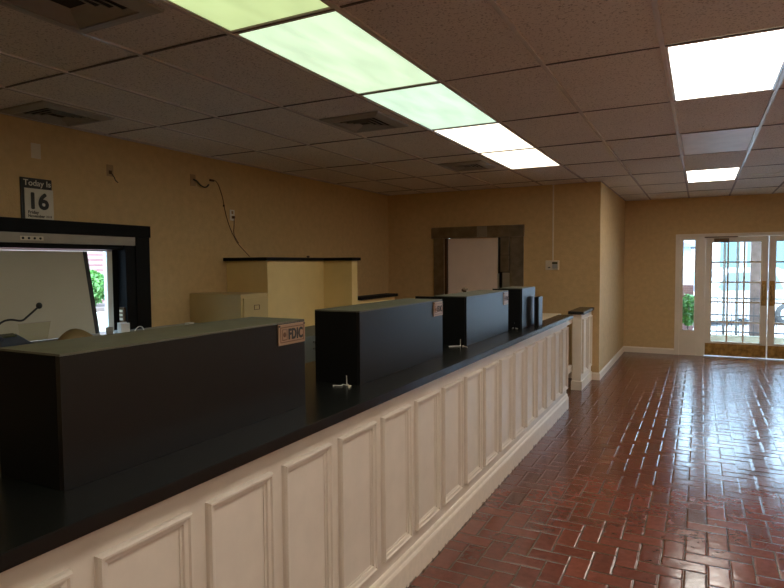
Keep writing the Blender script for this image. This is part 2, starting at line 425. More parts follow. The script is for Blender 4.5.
def diffuser(x0, x1, y0, y1, label):
    t = thing('ceiling_vent', label, 'ceiling vent', ((x0+x1)/2, (y0+y1)/2, ZC))
    f = frame(bmesh.new(), (0, 0, ZC), (1, 0, 0), (0, 1, 0), (0, 0, -1), x0, x1, y0, y1, [(0, .001), (.004, .012), (.05, .026), (.072, .026), (.072, .005)])
    obj('vent_frame', f, M['vent'], t)
    obj('backing', B(x0+.06, x1-.06, y0+.06, y1-.06, ZC-.005, ZC-.0035), M['plenum'], t)
    for k in range(4):
        o = .08+k*.038
        if x1-x0-2*o < .03 or y1-y0-2*o < .03: break
        s = frame(bmesh.new(), (0, 0, ZC), (1, 0, 0), (0, 1, 0), (0, 0, -1), x0+o, x1-o, y0+o, y1-o, [(0, .022), (.02, .008), (.022, .010), (.002, .024)])
        obj('louvre', s, M['vent'], t)
    return t
diffuser(-2.66, -2.11, 1.35, 1.93, 'large square ceiling vent cut off by the top left edge')
diffuser(-4.50, -3.97, 2.56, 3.12, 'ceiling vent over the drive-up window beside the left wall')
diffuser(-2.64, -2.12, 3.90, 4.42, 'square ceiling vent beside the mint green light panel')
diffuser(-2.66, -2.14, 6.28, 6.82, 'small ceiling vent farthest away beside the last warm light panel')
bm = T([(.56, 8.97, ZC-.012), (.66, 8.9, ZC-.030), (.78, 8.88, ZC-.032), (.92, 8.80, ZC-.012)], .008)
tag(obj('ceiling_cable', bm, M['white']), 'short white cable sagging from the ceiling at the far right', 'cable')

# ------------------------------------------------------------------ the counter
CY0, CY1 = -.9, 6.86
cb = thing('teller_counter', 'long cream panelled teller counter base with white raised moulding', 'counter', (-1.7, 3, 0))
obj('counter_body', B(-2.02, -1.327, CY0, CY1, 0, 1.03), M['cream'], cb)
prof = [(0, 0), (.0, .014), (.004, .023), (.011, .023), (.015, .016), (.027, .013), (.029, .005), (.036, .004), (.036, 0)]
pm0 = None
for k in range(-4, 16):
    y0 = .9455+.3735*k
    if pm0 is None:
        pm0 = obj('panel_moulding', frame(bmesh.new(), (-1.327, 0, 0), (0, 1, 0), (0, 0, 1), (1, 0, 0), y0, y0+.305, .235, .935, prof), M['cream'], cb); base = y0
    else:
        c = pm0.copy(); C.objects.link(c); c.parent = cb; c.location = pm0.location+Vector((0, y0-base, 0))
bm = bmesh.new()
pr = [(-1.327, 0), (-1.304, 0), (-1.304, .125), (-1.308, .135), (-1.314, .142), (-1.316, .160), (-1.321, .170), (-1.327, .172)]
prism(bm, pr, 'Y', CY0, CY1+.02)
M['base_paint'] = mat('chipped_base_paint', (.71, .63, .52), .42, var=.05, scale=30)
nt = M['base_paint'].node_tree; b = nt.nodes['Principled BSDF']
tc = N(nt, 'ShaderNodeTexCoord'); sp = N(nt, 'ShaderNodeSeparateXYZ'); nt.links.new(tc.outputs['Object'], sp.inputs[0])
no = N(nt, 'ShaderNodeTexNoise'); no.inputs['Scale'].default_value = 22; no.inputs['Detail'].default_value = 6; nt.links.new(tc.outputs['Object'], no.inputs['Vector'])
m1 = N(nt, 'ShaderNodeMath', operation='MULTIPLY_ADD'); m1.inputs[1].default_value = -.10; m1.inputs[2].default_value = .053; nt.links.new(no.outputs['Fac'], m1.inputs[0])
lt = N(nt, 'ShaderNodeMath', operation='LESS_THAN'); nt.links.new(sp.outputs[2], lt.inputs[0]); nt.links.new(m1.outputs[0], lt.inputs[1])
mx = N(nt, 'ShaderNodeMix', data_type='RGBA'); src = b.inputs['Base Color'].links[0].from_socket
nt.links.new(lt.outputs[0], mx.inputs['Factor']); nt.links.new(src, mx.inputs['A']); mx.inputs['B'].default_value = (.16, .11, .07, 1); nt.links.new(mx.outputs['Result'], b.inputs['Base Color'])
obj('base_moulding', bm, M['base_paint'], cb)

ct = bmesh.new()
ct = prism(bmesh.new(), [(-1.258, CY0), (-1.258, CY1), (-1.42, CY1), (-1.42, 5.95), (-2.08, 5.95), (-2.08, CY0)], 'Z', 1.03, 1.07)
bmesh.ops.bevel(ct, geom=list(ct.edges), offset=.003, segments=2, affect='EDGES')
tag(obj('countertop', ct, M['black_top']), 'glossy black laminate countertop running the length of the counter', 'countertop')
tag(obj('work_ledge', B(-2.05, -1.425, 5.96, CY1+.16, 1.035, 1.068, bev=.003), M['ledge']), 'beige laminate work surface behind the far end of the black countertop', 'work surface')
obj_l = obj('ledge_support', B(-2.02, -1.345, CY1+.001, CY1+.10, 0, 1.03), M['cream'], cb)

# ------------------------------------------------------------------ screening boxes on the counter
def screen_box(y0, y1, xf, xb, label, wing=0, h=.355, sign=None, bits=False):
    t = thing('counter_screen', label, 'counter screen', ((xf+xb)/2, (y0+y1)/2, 1.07))
    bm = bmesh.new(); z0, z1, th = 1.0705, 1.0705+h, .018
    box(bm, xf-th, xf, y0, y1, z0, z1-.002)                    # front
    box(bm, xb, xf-th, y1-th, y1, z0, z1-.002)                 # far side
    obj('front_panel', bm, M['black_box'], t)
    obj('side_panel', B(xb-wing, xf-th-.0005, y0, y0+th, z0, z1-.002), M['black'], t)
    obj('top_panel', B(xb, xf, y0, y1, z1-.0015, z1+.004), M['box_top'], t)
    if sign:
        a, c, zt, zb = sign
        s = obj('bank_sign', B(xf+.0005, xf+.006, a, c, zb, zt, bev=.0015), M['sign_tan'], t)
        obj('sign_border', frame(bmesh.new(), (xf+.006, 0, 0), (0, 1, 0), (0, 0, 1), (1, 0, 0), a+.010, c-.010, zb+.010, zt-.010, [(0, 0), (0, .0012), (.0035, .0012), (.0035, 0)]), M['sign_rim'], s)
        if label.startswith('nearest'):
            text('sign_lettering', 'FDIC', .058, (xf+.0066, a+.061, (zt+zb)/2-.020), (0, 1, 0), (0, 0, 1), M['ink'], s, bold=.0022, sx=.70)
        else:
            text('sign_lettering', 'FDIC', .052, (xf+.0066, a+.054, (zt+zb)/2-.018), (0, 1, 0), (0, 0, 1), M['ink'], s, bold=.001, sx=.62)
        e = bmesh.new(); yc, zc = a+.038, (zt+zb)/2
        frame(e, (xf+.0062, 0, 0), (0, 1, 0), (0, 0, 1), (1, 0, 0), yc-.016, yc+.016, zc-.022, zc+.022, [(0, 0), (0, .001), (.003, .001), (.003, 0)])
        lathe(e, (xf+.0062, yc, zc), [(.010, 0), (.010, .001), (.007, .0012), (.001, .0012)], 'X')
        obj('sign_emblem', e, M['sign_rim'], s)
        for (yy, zz) in ((a+.006, zt-.006), (c-.006, zt-.006)):
            obj('sign_screw', lathe(bmesh.new(), (xf+.006, yy, zz), [(.0042, 0), (.0042, .002), (.001, .003)], 'X', 10), M['ink'], s)
    return t
screen_box(.962, 2.030, -1.46, -1.74, 'nearest and largest black box on the counter, tan sign at its top right', sign=(1.852, 2.026, 1.420, 1.338))
screen_box(2.475, 3.515, -1.455, -1.715, 'second black box on the counter, between the nearest box and the two far ones', sign=(3.365, 3.508, 1.418, 1.33))
screen_box(3.985, 5.02, -1.465, -1.715, 'third blue-grey lit black box with brown clutter on its top', wing=.15, h=.348, sign=(4.865, 5.0, 1.410, 1.305))
screen_box(5.25, 5.72, -1.405, -1.62, 'shortest black box, farthest of the four tall counter boxes', wing=.06)
t = thing('small_counter_screen', 'low narrow grey-black box beside the farthest tall counter box', 'counter screen', (-1.345, 5.69, 1.07))
obj('front_panel', B(-1.340, -1.330, 5.55, 5.70, 1.0705, 1.338), M['black_box'], t)
obj('side_panel', B(-1.372, -1.3405, 5.55, 5.70, 1.0705, 1.338), M['black'], t)
def wire_bits(x, y, label, seed):
    rnd = random.Random(seed); t = thing('cable_stub', label, 'cable', (x, y, 1.07))
    for k in range(3):
        p = Vector((x+rnd.uniform(-.02, .02), y+rnd.uniform(-.01, .02), 1.074)); pts = [p]
        for j in range(5): pts.append(pts[-1]+Vector((rnd.uniform(-.035, .01)if k else rnd.uniform(0, .02), rnd.uniform(-.03, .01), 0)))
        if k == 2: pts = [p, p+Vector((0, 0, .02)), p+Vector((.005, -.01, .045))]
        obj('wire', T(pts, .0022, 6), M['white'] if k else M['almond'], t)
wire_bits(-1.50, 2.44, 'white wire ends at the foot of the second black box', 1)
wire_bits(-1.50, 3.95, 'white wire ends at the foot of the third black box', 2)
wire_bits(-1.47, 5.27, 'white wire ends at the foot of the farthest tall box', 3)
bm = bmesh.new()
for k in range(9):
    r = bmesh.ops.create_icosphere(bm, subdivisions=1, radius=random.uniform(.009, .017))
    o = Vector((-1.655+random.uniform(-.015, .015), 4.46+random.uniform(-.025, .025), 1.437+random.uniform(0, .015)))
    for v in r['verts']: v.co += o
tag(obj('crumpled_scrap', bm, M['cord_brown']), 'small brown crumpled scrap lying on top of the third counter box', 'scrap')

# half wall post at the gap, swing gate
t = thing('half_wall', 'short cream panelled half wall with black cap against the back wall', 'half wall', (-1.41, 8.34, 0))
obj('wall_body', B(-1.462, -1.352, 7.93, YM-.001, 0, .985), M['trim'], t)
for a, c in ((8.00, 8.335), (8.385, 8.70)):
    obj('panel_moulding', frame(bmesh.new(), (-1.352, 0, 0), (0, 1, 0), (0, 0, 1), (1, 0, 0), a, c, .21, .92, prof), M['trim'], t)
bm = bmesh.new(); box(bm, -1.352, -1.337, 7.915, YM-.002, 0, .12, bev=.003); box(bm, -1.475, -1.337, 7.915, 7.93, 0, .12, bev=.003)
obj('base_moulding', bm, M['trim'], t)
obj('cap', B(-1.512, -1.315, 7.895, YM-.001, .986, 1.028, bev=.004), M['black_top'], t)
t = thing('swing_gate', 'low cream rail gate in the gap between counter and half wall', 'gate', (-1.48, 7.46, .2))
obj('gate_rail', B(-1.50, -1.465, 7.03, 7.925, .87, .96, bev=.003), M['trim'], t)
obj('gate_rail', B(-1.50, -1.465, 7.03, 7.925, .24, .33, bev=.003), M['trim'], t)
obj('gate_stile', B(-1.50, -1.465, 7.03, 7.09, .3305, .8695), M['trim'], t)
obj('hinge', T([(-1.483, 7.915, .905), (-1.483, 7.929, .905)], .01), M['brass'], t)

# ------------------------------------------------------------------ behind the counter
# yellow partition
t = thing('yellow_partition', 'stepped yellow partition with black cap behind the counter', 'partition', (-4.1, 5.9, 0))
bm = bmesh.new()
box(bm, XL+.001, -4.02, 4.95, 5.05, 0, 1.70); box(bm, -4.12, -4.02, 5.05, 6.0, 0, 1.70); box(bm, -4.12, -3.625, 6.0, 6.125, 0, 1.70)
obj('tall_wall', bm, M['yellow_wall'], t)
obj('low_wall', B(-3.735, -3.625, 6.1255, 7.10, 0, 1.225), M['yellow_wall'], t)
obj('tall_cap', B(XL+.001, -3.985, 4.90, 6.04, 1.7005, 1.735), M['black'], t)
obj('tall_cap', B(-3.9845, -3.59, 5.955, 6.15, 1.7005, 1.735), M['black'], t)
obj('low_cap', B(-3.77, -3.592, 6.15, 7.13, 1.2255, 1.262), M['black'], t)
for p in ((-4.0, 5.77, 1.745), (-4.03, 5.08, 1.741)):
    pass
bm = bmesh.new(); r = bmesh.ops.create_icosphere(bm, subdivisions=2, radius=.016)
for v in r['verts']: v.co = Vector((v.co.x*.9-4.03, v.co.y*1.6+5.70, v.co.z*.8+1.748))
tag(obj('dark_lump', bm, M['cord_brown']), 'tiny dark lump lying on the black cap of the yellow partition', 'scrap')

# filing cabinet
t = thing('filing_cabinet', 'beige metal filing cabinet in front of the yellow partition', 'filing cabinet', (-4.22, 4.61, 0))
bm = B(-4.575, -3.905, 4.405, 4.80, 0, 1.375, bev=.004)
obj('cabinet_body', bm, M['cabinet'], t)
for k in range(4):
    z1 = 1.335-k*.325; d = obj('drawer', B(-3.9045, -3.888, 4.43, 4.788, z1-.305, z1, bev=.003), M['cabinet'], t)
    h = frame(bmesh.new(), (-3.888, 0, 0), (0, 1, 0), (0, 0, 1), (1, 0, 0), 4.575, 4.655, z1-.12, z1-.072, [(0, 0), (0, .004), (.005, .004), (.005, 0)])
    obj('label_holder', h, M['bronze'], d)
obj('lock', lathe(bmesh.new(), (-3.899, 4.792, 1.30), [(.006, 0), (.006, .006), (.002, .008)], 'X', 12), M['bright_steel'], t)
# grey-green cabinet seen in the gap between boxes
t = thing('low_grey_cabinet', 'low grey-green cabinet seen between the first two counter boxes', 'cabinet', (-3.25, 4.6, 0))
obj('cabinet_body', B(-3.50, -3.00, 3.95, 5.2, 0, 1.035, bev=.003), M['grey_green'], t)
obj('cabinet_handle', T([(-2.998, 4.30, .98), (-2.975, 4.30, .98), (-2.975, 4.30, .92), (-2.998, 4.30, .92)], .006, smooth=False), M['ink'], t)

# work desk under the window
t = thing('window_desk', 'pale worktop under the drive-up window on a grey base', 'desk', (-4.25, 3.1, 0))
obj('desk_top', B(XL+.001, -3.92, 1.5, 4.40, 1.045, 1.08, bev=.003), M['desk_top'], t)
obj('desk_base', B(XL+.02, -3.98, 1.55, 4.35, 0, 1.0445), M['grey_green'], t)
bm = bmesh.new()
for k, (dx, dy) in enumerate(((0, 0), (.01, .006), (-.008, .01))): box(bm, -4.24+dx, -4.02+dx, 4.02+dy, 4.30+dy, 1.0805+k*.008, 1.088+k*.008)
box(bm, -4.22, -4.17, 4.00, 4.06, 1.106, 1.128)
tag(obj('paper_stack', bm, M['paper']), 'white papers piled on the desk in front of the filing cabinet', 'papers')

# desk phone
t = thing('desk_phone', 'dark navy console phone at the left edge behind the nearest box', 'phone', (-4.2, 2.42, 1.08))
bm = prism(bmesh.new(), [(-4.33, 1.081), (-4.10, 1.081), (-4.10, 1.115), (-4.14, 1.13), (-4.32, 1.182), (-4.33, 1.17)], 'Y', 2.28, 2.53)
bmesh.ops.bevel(bm, geom=list(bm.edges), offset=.005, segments=2, affect='EDGES')
obj('phone_base', bm, M['navy'], t)
bm = bmesh.new(); box(bm, -4.30, -4.14, 2.30, 2.35, 1.176, 1.20, bev=.01, rot=Matrix.Rotation(.28, 3, 'Y')); obj('handset', bm, M['navy'], t)
obj('phone_screen', B(-4.31, -4.26, 2.39, 2.50, 1.172, 1.181, rot=Matrix.Rotation(.28, 3, 'Y')), M['lcd'], t)
# gooseneck microphone
t = thing('gooseneck_microphone', 'black gooseneck microphone curving up beside the desk phone', 'microphone', (-4.2, 2.2, 1.08))
obj('gooseneck', T([(-4.2, 2.20, 1.10), (-4.2, 2.24, 1.20), (-4.2, 2.33, 1.256), (-4.2, 2.38, 1.286), (-4.2, 2.43, 1.292), (-4.2, 2.50, 1.280), (-4.2, 2.546, 1.308), (-4.2, 2.615, 1.362)], .007), M['ink'], t)
obj('microphone_base', lathe(bmesh.new(), (-4.2, 2.20, 1.081), [(.06, 0), (.06, .015), (.045, .024), (.012, .03), (.010, .04)]), M['ink'], t)
bm = bmesh.new(); bmesh.ops.create_uvsphere(bm, u_segments=16, v_segments=10, radius=.021)
for v in bm.verts: v.co = Vector((v.co.x-4.2, v.co.y+2.628, v.co.z*1.1+1.376))
for f in bm.faces: f.smooth = True
obj('microphone_head', bm, M['ink'], t)
# keyboard tray + acrylic sheet
t = thing('paper_holder', 'clear acrylic sheet holder standing behind the desk phone', 'sheet holder', (-4.25, 2.66, 1.08))
bm = prism(bmesh.new(), [(2.575, 1.083), (2.765, 1.083), (2.80, 1.243), (2.56, 1.243)], 'X', -4.345, -4.341); obj('clear_sheet', bm, M['acrylic'], t)
obj('sheet_edge', B(-4.348, -4.338, 2.56, 2.80, 1.242, 1.246), M['putty'], t)
obj('holder_foot', B(-4.36, -4.28, 2.58, 2.76, 1.0805, 1.086), M['ink'], t)
t = thing('laptop', 'thin black laptop base lying beside the clear sheet', 'laptop', (-4.2, 2.66, 1.08))
obj('laptop_base', B(-4.25, -4.05, 2.56, 2.84, 1.081, 1.105, bev=.004), M['ink'], t)
obj('laptop_screen', B(-4.25, -4.05, 2.56, 2.84, 1.1065, 1.118, bev=.003), M['ink'], t)
# chair
t = thing('office_chair', 'tan vinyl office chair with rounded back at the window desk', 'chair', (-3.6, 2.6, 0))
bm = bmesh.new(); bmesh.ops.create_cube(bm, size=1)
bmesh.ops.subdivide_edges(bm, edges=bm.edges[:], cuts=6, use_grid_fill=True)
for v in bm.verts:
    p = v.co*2; q = p.normalized(); v.co = p.lerp(q, .62)
    v.co = Vector((v.co.x*.07+.03*(v.co.y**2)-3.68, v.co.y*.125+2.53, v.co.z*.25+.995))
for f in bm.faces: f.smooth = True
obj('backrest', bm, M['tan_fabric'], t)
bm = bmesh.new(); box(bm, -3.62, -3.14, 2.29, 2.77, .44, .53, bev=.035); obj('seat', bm, M['tan_fabric'], t)
obj('back_support', T([(-3.35, 2.53, .43), (-3.6, 2.53, .42), (-3.76, 2.53, .55), (-3.76, 2.53, .80)], .016), M['ink'], t)
obj('gas_column', T([(-3.38, 2.53, .10), (-3.38, 2.53, .44)], .025, smooth=False), M['ink'], t)
for k in range(5):
    a = k*math.tau/5; c, s_ = math.cos(a), math.sin(a)
    l = obj('leg', T([(-3.38, 2.53, .11), (-3.38+.27*c, 2.53+.27*s_, .07)], .016, smooth=False), M['ink'], t)
    obj('caster', lathe(bmesh.new(), (-3.38+.28*c, 2.53+.28*s_, .028), [(.028, -.012), (.028, .012)], 'Y', 14), M['ink'], l)
# cup, card sign, loop cable
t = obj('pen_cup', lathe(bmesh.new(), (-4.40, 3.345, 1.0805), [(.026, 0), (.030, .062), (.027, .062), (.024, .01)]), M['putty'])
tag(t, 'small grey cup standing on the desk at the window corner', 'cup')
t = thing('card_box', 'white upright card box on the desk below the dark keypad', 'box', (-4.42, 3.48, 1.08))
obj('box_body', B(-4.43, -4.39, 3.45, 3.54, 1.0805, 1.162, bev=.002), M['white'], t)
obj('box_flap', B(-4.435, -4.431, 3.45, 3.54, 1.0805, 1.170), M['white'], t)
tag(obj('cable_loop', T([(-4.2, 3.42, 1.083), (-4.2, 3.44, 1.12), (-4.2, 3.475, 1.143), (-4.2, 3.51, 1.135), (-4.2, 3.53, 1.10), (-4.2, 3.54, 1.083)], .004, 8), M['white']), 'thin white cable loop rising above the desk by the window jamb', 'cable')

# ------------------------------------------------------------------ drive-up window
t = thing('window_1', 'x', 'window', (XL, 2.8, 1.06)); del t['label']; del t['category']; t['kind'] = 'structure'
bm = bmesh.new()
box(bm, XL+.0005, XL+.03, 1.55, 3.925, 1.9155, 2.022, bev=.003)          # head casing
box(bm, XL+.0005, XL+.022, 3.762, 3.915, 1.0805, 1.915)                   # right casing
box(bm, XL+.0005, XL+.022, 1.55, 1.76, 1.0805, 1.915)
obj('window_casing', bm, M['black'], t)
bm = bmesh.new(); box(bm, XL-.14, XL, 3.66, 3.7000, 1.0605, 1.930); box(bm, XL-.138, XL-.10, 3.61, 3.66, 1.0785, 1.80); box(bm, XL, XL+.012, 3.66, 3.762, 1.0805, 1.837); box(bm, XL-.14, XL, WY0, WY0+.05, 1.0605, 1.951)
box(bm, XL-.10, XL-.02, WY0+.05, 3.66, 1.80, 1.95)
obj('window_jamb', bm, M['black'], t)
obj('head_rail', B(XL+.0005, XL+.020, WY0+.05, 3.7615, 1.838, 1.915, bev=.003), M['putty'], t)
sw = obj('switch_plate', B(XL+.0205, XL+.025, 2.725, 2.905, 1.857, 1.889, bev=.001), M['almond'], t)
for k in range(4):
    obj('switch_button', lathe(bmesh.new(), (XL+.025, 2.745+k*.045, 1.873), [(.009, 0), (.009, .004), (.004, .006)], 'X', 12), M['ink'], sw)
obj('lower_track', B(XL-.13, XL-.103, WY0+.05, 3.66, 1.785, 1.799), M['bright_steel'], t)
obj('sill', B(XL-.139, XL, WY0, 3.66, 1.0605, 1.078), M['desk_top'], t)
gl = obj('window_glass', B(XL-.136, XL-.131, WY0+.05, 3.66, 1.078, 1.80), M['glass'], t)
obj('window_stile', B(XL-.145, XL-.105, 3.555, 3.6095, 1.0785, 1.80), M['white'], t)
# tilted closed shutter board with dark edge
t = thing('shutter_board', 'big cream board tilted inside the drive-up window with black right edge', 'board', (XL-.1, 2.6, 1.08))
bm = bmesh.new()
def slab(bm, y0, y1, xt, xb, zt, zb, th):
    A = [(xt, y0, zt), (xt, y1, zt), (xb, y1, zb), (xb, y0, zb)]
    F = [bm.verts.new(p) for p in A]; K = [bm.verts.new((p[0]-th, p[1], p[2])) for p in A]
    bm.faces.new(F); bm.faces.new(K[::-1])
    for k in range(4): bm.faces.new((F[k], K[k], K[(k+1) % 4], F[(k+1) % 4]))
    bmesh.ops.recalc_face_normals(bm, faces=bm.faces); return bm
SX0, SX1 = -4.70, -4.565
slab(bm, 1.81, 3.335, SX0, SX1, 1.782, 1.082, .012); obj('board_panel', bm, M['cream_panel'], t)
obj('board_edge', slab(bmesh.new(), 3.3355, 3.375, SX0+.002, SX1+.002, 1.782, 1.082, .016), M['ink'], t)
# keypad on the jamb
t = thing('wall_keypad', 'small dark keypad mounted on the black right window jamb', 'keypad', (XL-.04, 3.65, 1.16))
obj('keypad_case', B(XL-.075, XL-.008, 3.640, 3.661, 1.150, 1.285, bev=.003), M['bronze'], t)
for k in range(3): obj('keypad_button', B(XL-.062, XL-.022, 3.635, 3.6395, 1.168+k*.036, 1.19+k*.036, bev=.001), M['almond'], t)

# calendar on left wall
t = thing('wall_calendar', 'black Today Is wall calendar showing the number 16', 'calendar', (XL+.01, 2.88, 2.02))
obj('calendar_board', B(XL+.0005, XL+.012, 2.750, 2.995, 2.024, 2.335, bev=.002), M['ink'], t)
obj('date_sheet', B(XL+.0125, XL+.018, 2.775, 3.000, 2.022, 2.255), M['paper'], t)
text('calendar_heading', 'Today Is', .063, (XL+.0135, 2.770, 2.277), (0, 1, 0), (0, 0, 1), M['paper'], t, bold=.0006)
text('date_number', '16', .170, (XL+.0190, 2.792, 2.103), (0, 1, 0), (0, 0, 1), M['ink'], t, bold=.006)
text('weekday', 'Friday', .034, (XL+.0190, 2.795, 2.062), (0, 1, 0), (0, 0, 1), M['ink'], t, bold=.0008)
text('month', 'November', .030, (XL+.0190, 2.795, 2.035), (0, 1, 0), (0, 0, 1), M['ink'], t, bold=.0008)
text('year', '2018', .024, (XL+.0190, 2.935, 2.036), (0, 1, 0), (0, 0, 1), M['ink'], t)
tag(obj('blank_wall_plate', B(XL+.0005, XL+.007, 2.845, 2.920, 2.490, 2.605, bev=.002), M['almond']), 'blank pale wall plate above the calendar', 'wall plate')

t = thing('wall_socket', 'tan wall plate with a stub of black wire right of the calendar', 'wall socket', (XL, 3.53, 2.43))
obj('face_plate', B(XL+.0005, XL+.006, 3.500, 3.565, 2.435, 2.535, bev=.0015), M['brown_plate'], t)
obj('jack', B(XL+.0065, XL+.010, 3.518, 3.547, 2.455, 2.485), M['bronze'], t)
obj('wire_stub', T([(XL+.008, 3.545, 2.46), (XL+.02, 3.56, 2.43), (XL+.012, 3.58, 2.405), (XL+.012, 3.605, 2.388)], .004, 6), M['ink'], t)
t = thing('cable_outlet', 'tan wall plate with thick black cable curling right, high on the left wall', 'wall socket', (XL, 4.49, 2.42))
obj('face_plate', B(XL+.0005, XL+.006, 4.455, 4.525, 2.46, 2.575, bev=.0015), M['brown_plate'], t)
obj('cable', T([(XL+.006, 4.49, 2.525), (XL+.02, 4.525, 2.513), (XL+.02, 4.57, 2.48), (XL+.02, 4.62, 2.462), (XL+.02, 4.66, 2.468), (XL+.015, 4.695, 2.495)], .007, 8), M['ink'], t)
t = thing('hanging_cord', 'thin brown cord hooked high on the left wall and hanging to the partition', 'cord', (XL, 4.8, 1.8))
obj('hook', B(XL+.0005, XL+.02, 4.72, 4.775, 2.535, 2.556, bev=.003), M['bronze'], t)
obj('cord', T([(XL+.012, 4.77, 2.545), (XL+.012, 4.80, 2.545), (XL+.012, 4.84, 2.51), (XL+.012, 4.88, 2.43), (XL+.012, 4.907, 2.356), (XL+.012, 4.92, 2.293), (XL+.012, 4.95, 2.19), (XL+.012, 4.991, 2.093), (XL+.012, 5.05, 1.99), (XL+.012, 5.12, 1.90), (XL+.015, 5.22, 1.82), (XL+.02, 5.31, 1.75)], .0038, 6), M['cord_brown'], t)
obj('knot', lathe(bmesh.new(), (XL+.012, 4.918, 2.297), [(.004, -.012), (.010, -.006), (.010, .006), (.004, .012)]), M['cord_brown'], t)
t = thing('power_outlet', 'white duplex power outlet with a plugged-in cord above the partition', 'power outlet', (XL, 5.05, 2.14))
obj('face_plate', B(XL+.0005, XL+.006, 5.015, 5.088, 2.145, 2.262, bev=.0015), M['white'], t)
for z in (2.232, 2.180): obj('receptacle', B(XL+.0065, XL+.009, 5.037, 5.066, z-.016, z+.016, bev=.001), M['brown_plate'], t)
obj('plug', B(XL+.0095, XL+.03, 5.045, 5.07, 2.168, 2.195, bev=.003), M['cord_brown'], t)
obj('plug_cord', T([(XL+.025, 5.058, 2.17), (XL+.016, 5.066, 2.10), (XL+.014, 5.06, 2.02), (XL+.014, 5.075, 1.97), (XL+.018, 5.13, 1.90)], .0038, 6), M['cord_brown'], t)

# ------------------------------------------------------------------ steel vault surround
t = thing('vault_surround', 'dark steel surround of the vault opening in the back wall', 'vault door frame', (-3.04, YM, 0))
obj('lintel', B(-3.786, -2.308, YM-.05, YM-.0005, 2.050, 2.222, bev=.002), M['steel'], t)
obj('lintel_plate', B(-3.03, -2.87, YM-.054, YM-.0505, 2.054, 2.218), M['bright_steel'], t)
obj('side_jamb', B(-3.755, -3.582, YM-.03, YM-.0005, 0, 2.0495, bev=.002), M['steel'], t)
obj('side_jamb', B(-2.498, -2.32, YM-.03, YM-.0005, 0, 2.0495, bev=.002), M['steel'], t)
obj('inner_reveal', B(-3.5795, -3.545, YM, YM+.26, 0, 2.049), M['bronze'], t)
obj('inner_reveal', B(-2.535, -2.501, YM, YM+.26, 0, 2.049), M['steel'], t)
t = thing('vault_door', 'blank pinkish-white door closing the steel-framed vault opening', 'vault door', (-3.1, YM+.08, 0))
obj('door_sheet', B(-3.54, -2.735, YM+.045, YM+.07, .004, 2.045), M['pink_panel'], t)
obj('door_edge', B(-2.7345, -2.712, YM+.040, YM+.07, .004, 1.50), M['bright_steel'], t)
t = thing('bolt_housing', 'grey steel box hung at the upper right of the vault opening', 'steel box', (-2.62, YM, 1.52))
obj('housing', B(-2.672, -2.545, YM-.02, YM+.05, 1.525, 1.775, bev=.003), M['steel'], t)
obj('housing', B(-2.672, -2.545, YM-.02, YM+.05, 1.781, 2.048, bev=.003), M['steel'], t)
obj('lock_plate', B(-2.655, -2.54, YM+.03, YM+.06, 1.0, 1.515), M['bright_steel'], t)
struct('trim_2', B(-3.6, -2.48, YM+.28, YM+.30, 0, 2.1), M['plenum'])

# thermostat-like keypad with conduit
t = thing('alarm_panel', 'pale alarm keypad on the back wall with a small screen', 'alarm panel', (-1.9, YM, 1.55))
obj('case', B(-1.995, -1.805, YM-.03, YM+.002, 1.553, 1.69, bev=.005), M['almond'], t)
obj('screen', B(-1.900, -1.825, YM-.033, YM-.0305, 1.638, 1.668), M['lcd'], t)
obj('key_area', B(-1.900, -1.825, YM-.033, YM-.0305, 1.575, 1.633), M['bright_steel'], t)
obj('slot', B(-1.958, -1.925, YM-.032, YM-.0305, 1.582, 1.596), M['ink'], t)
tag(obj('conduit_strip', B(-1.902, -1.884, YM-.012, YM-.0005, 1.691, ZC-.004), M['almond']), 'thin tan cable cover running up from the alarm keypad to the ceiling', 'conduit')

# ------------------------------------------------------------------ entrance doors
def struct_thing(name, loc):
    t = bpy.data.objects.new(name, None); C.objects.link(t); t.location = loc; WL[t.name] = Vector(loc); t['kind'] = 'structure'; return t
Y0 = YF-.02
t = struct_thing('trim_3', (.97, Y0, 0))
bm = bmesh.new()
box(bm, -.392, 2.422, Y0-.012, YF+.12, 2.085, 2.142, bev=.004)
box(bm, -.392, -.318, Y0-.012, YF+.12, 0, 2.0845, bev=.004); box(bm, 2.348, 2.422, Y0-.012, YF+.12, 0, 2.0845, bev=.004)
box(bm, -.045, .080, Y0-.005, YF+.12, 0, 2.0845, bev=.003); box(bm, 1.950, 2.075, Y0-.005, YF+.12, 0, 2.0845, bev=.003)
obj('door_frame', bm, M['trim'], t)
obj('threshold', B(.081, 1.949, Y0-.03, YF+.14, .0005, .012), M['bright_steel'], t)
def sidelite(name, xa, xb):
    t = struct_thing(name, ((xa+xb)/2, YF, 0))
    bm = bmesh.new(); ya, yb = YF, YF+.04; ga, gb = xa+.047, xb-.037
    box(bm, xa, ga, ya, yb, 0, 2.084); box(bm, gb, xb, ya, yb, 0, 2.084); box(bm, ga, gb, ya, yb, 0, .445); box(bm, ga, gb, ya, yb, 2.04, 2.084)
    frame(bm, (0, ya, 0), (1, 0, 0), (0, 0, 1), (0, -1, 0), ga, gb, .445, 2.04, [(-.012, 0), (-.010, .008), (.0, .006), (.004, 0)])
    obj('sash', bm, M['trim'], t); obj('pane', B(ga, gb, ya+.018, ya+.023, .446, 2.039), M['glass'], t)
sidelite('window_2', -.3175, -.0455); sidelite('window_3', 2.0755, 2.3475)
